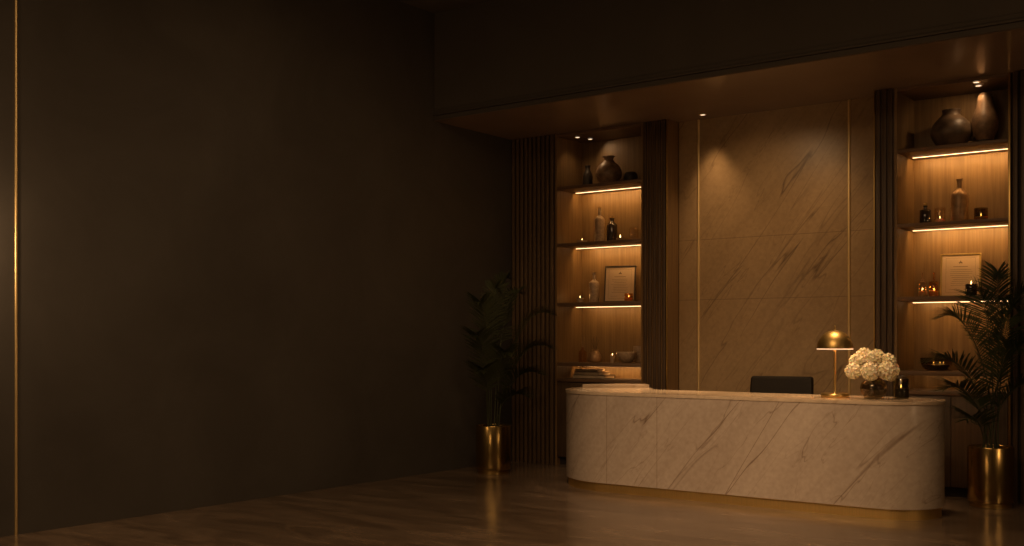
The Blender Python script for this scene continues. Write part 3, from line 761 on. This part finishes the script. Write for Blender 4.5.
def book(label, x, y, z, wd, dp, th, rz, mat):
    t = thing('book', label, 'book', (x, y, z+0.0006), rz, 'books on the left counter')
    bm = bm_new(); c = 0.004
    box(bm, -wd/2, wd/2, -dp/2, dp/2, 0, c, 0.001); box(bm, -wd/2, wd/2, -dp/2, dp/2, th-c, th, 0.001); box(bm, -wd/2, wd/2, dp/2-c, dp/2, c, th-c)
    obj('cover', bm, mat, t)
    bm = bm_new(); box(bm, -wd/2+0.006, wd/2-0.006, -dp/2+0.006, dp/2-c-0.0005, c+0.0003, th-c-0.0003); obj('pages', bm, PAGES, t)
book('large dark book at the bottom of the stack on the left counter', -6.78, 10.66, 1.0, 0.42, 0.27, 0.040, 0.05, BOOKC)
book('tan book in the middle of the stack on the left counter', -6.80, 10.66, 1.041, 0.36, 0.24, 0.034, -0.06, BOOKA)
book('small brown book on top of the stack on the left counter', -6.83, 10.66, 1.076, 0.30, 0.20, 0.030, 0.10, BOOKB)

# ------------------------------------------------------------------ things on the right shelves
z = TR[0]
vessel('squat_vase', 'squat round dark clay vase with short neck, top shelf of right niche', 'vase', -2.825, 10.70, z,
       smoothprof([(0.0, 0), (0.085, 0), (0.12, 0.025), (0.178, 0.12), (0.185, 0.18), (0.160, 0.25), (0.110, 0.30), (0.082, 0.325), (0.080, 0.355), (0.088, 0.375), (0.078, 0.375), (0.07, 0.35), (0.07, 0.32), (0.0, 0.28)], 4), DARKCLAY, 56)
t = thing('gourd_vase', 'tall brown gourd-shaped vase with dark foot, top shelf of right niche', 'vase', (-2.53, 10.72, z+0.0005))
bm = bm_new(); lathe(bm, smoothprof([(0.072, 0.062), (0.105, 0.14), (0.119, 0.215), (0.108, 0.285), (0.086, 0.35), (0.074, 0.41), (0.066, 0.46), (0.045, 0.497), (0.018, 0.508), (0.012, 0.500), (0.0, 0.49)], 4), n=52, cap=False); obj('body', bm, BROWNCLAY, t)
bm = bm_new(); lathe(bm, [(0.0, 0), (0.080, 0), (0.078, 0.03), (0.0715, 0.0615), (0, 0.0615)], n=52, cap=False); obj('foot', bm, BLACKCLAY, t)
z = TR[1]
bottle('short dark glass bottle with stopper, left end of second shelf, right niche', -3.065, 10.70, z, 0.053, 0.195, 0.017, 0.74, 0.16, DARKGLASS, 0.022)
t = jar_candle('tall clear glass candle jar between the dark and bronze bottles, right niche', -2.93, 10.70, z, 0.050, 0.165, 0.055, CLEAR, WAX, True, 0.9)
bottle('tall bronze bottle on the second shelf of right niche', -2.757, 10.72, z, 0.079, 0.425, 0.024, 0.60, 0.22, BRONZE, None, rim=True)
jar_candle('wide smoked glass candle jar at right end of second shelf, right niche', -2.56, 10.70, z, 0.060, 0.135, 0.055, SMOKE, WAX, True, 1.0)
z = TR[2]
def pump(label, x, y, r, h, gm):
    t = jar_candle(label, x, y, z, r, h*0.62, h*0.26, gm, WAX, True, 0.8, 'glass oil bottles')
    bm = bm_new(); lathe(bm, [(r-0.004, h*0.62), (0.012, h*0.67), (0.010, h*0.70), (0.010, h), (0.007, h), (0.007, h*0.70)], n=24, cap=False); obj('neck', bm, gm, t)
    return t
pump('glass bottle with a lit candle base, left end of third shelf, right niche', -3.08, 10.66, 0.038, 0.24, CLEAR)
pump('amber glass bottle beside the frame on third shelf of right niche', -2.985, 10.70, 0.044, 0.24, AMBERGLASS)
picture_frame('certificate in a pale gilt frame leaning on third shelf of right niche', -2.765, 10.78, z, 0.36, 0.42, math.radians(10), math.radians(9), BRASSDARK, 5)
jar_candle('dark candle jar burning in front of the pale frame, right niche', -2.615, 10.57, z, 0.050, 0.110, 0.100, DARKGLASS, DARKWAX, True, 1.25)
t = thing('wooden_box', 'small upright tan box behind the palm tip on third shelf, right niche', 'box', (-2.52, 10.80, z+0.0005), 0.2)
bm = bm_new(); box(bm, -0.05, 0.05, -0.04, 0.04, 0, 0.145, 0.003); obj('body', bm, BOOKA, t)
bm = bm_new(); box(bm, -0.052, 0.052, -0.042, 0.042, 0.1455, 0.185, 0.003); obj('lid', bm, BOOKA, t)
z = TR[3]
t = thing('candle_bowl', 'wide smoked glass bowl of lit candles, fourth shelf of right niche', 'bowl', (-2.95, 10.66, z+0.0005))
bm = bm_new(); lathe(bm, smoothprof([(0.0, 0), (0.085, 0), (0.125, 0.03), (0.142, 0.075), (0.146, 0.115), (0.141, 0.115), (0.136, 0.075), (0.118, 0.036), (0.08, 0.012), (0.0, 0.012)], 4), n=48, cap=False); obj('body', bm, SMOKE, t)
bm = bm_new(); lathe(bm, [(0.0, 0.0125), (0.078, 0.0125), (0.112, 0.036), (0.126, 0.060), (0.0, 0.062)], n=40, cap=False); wx = obj('wax', bm, BROWNCLAY, t)
for x, y in ((-0.02, -0.02), (0.03, 0.01), (0.07, -0.03)): flame(t, 0.070, 0.5, x, y)

# stand everything on the shelves a little deeper, under and behind the light strips
for o in list(COL.objects):
    if o.parent is None and 10.52 < o.location.y < 10.86 and o.location.z > 0.95 and o.location.z < 3.5:
        left = o.location.x < -5.9
        o.location.y += 0.075; o.location.x -= 0.045 if left else 0.02
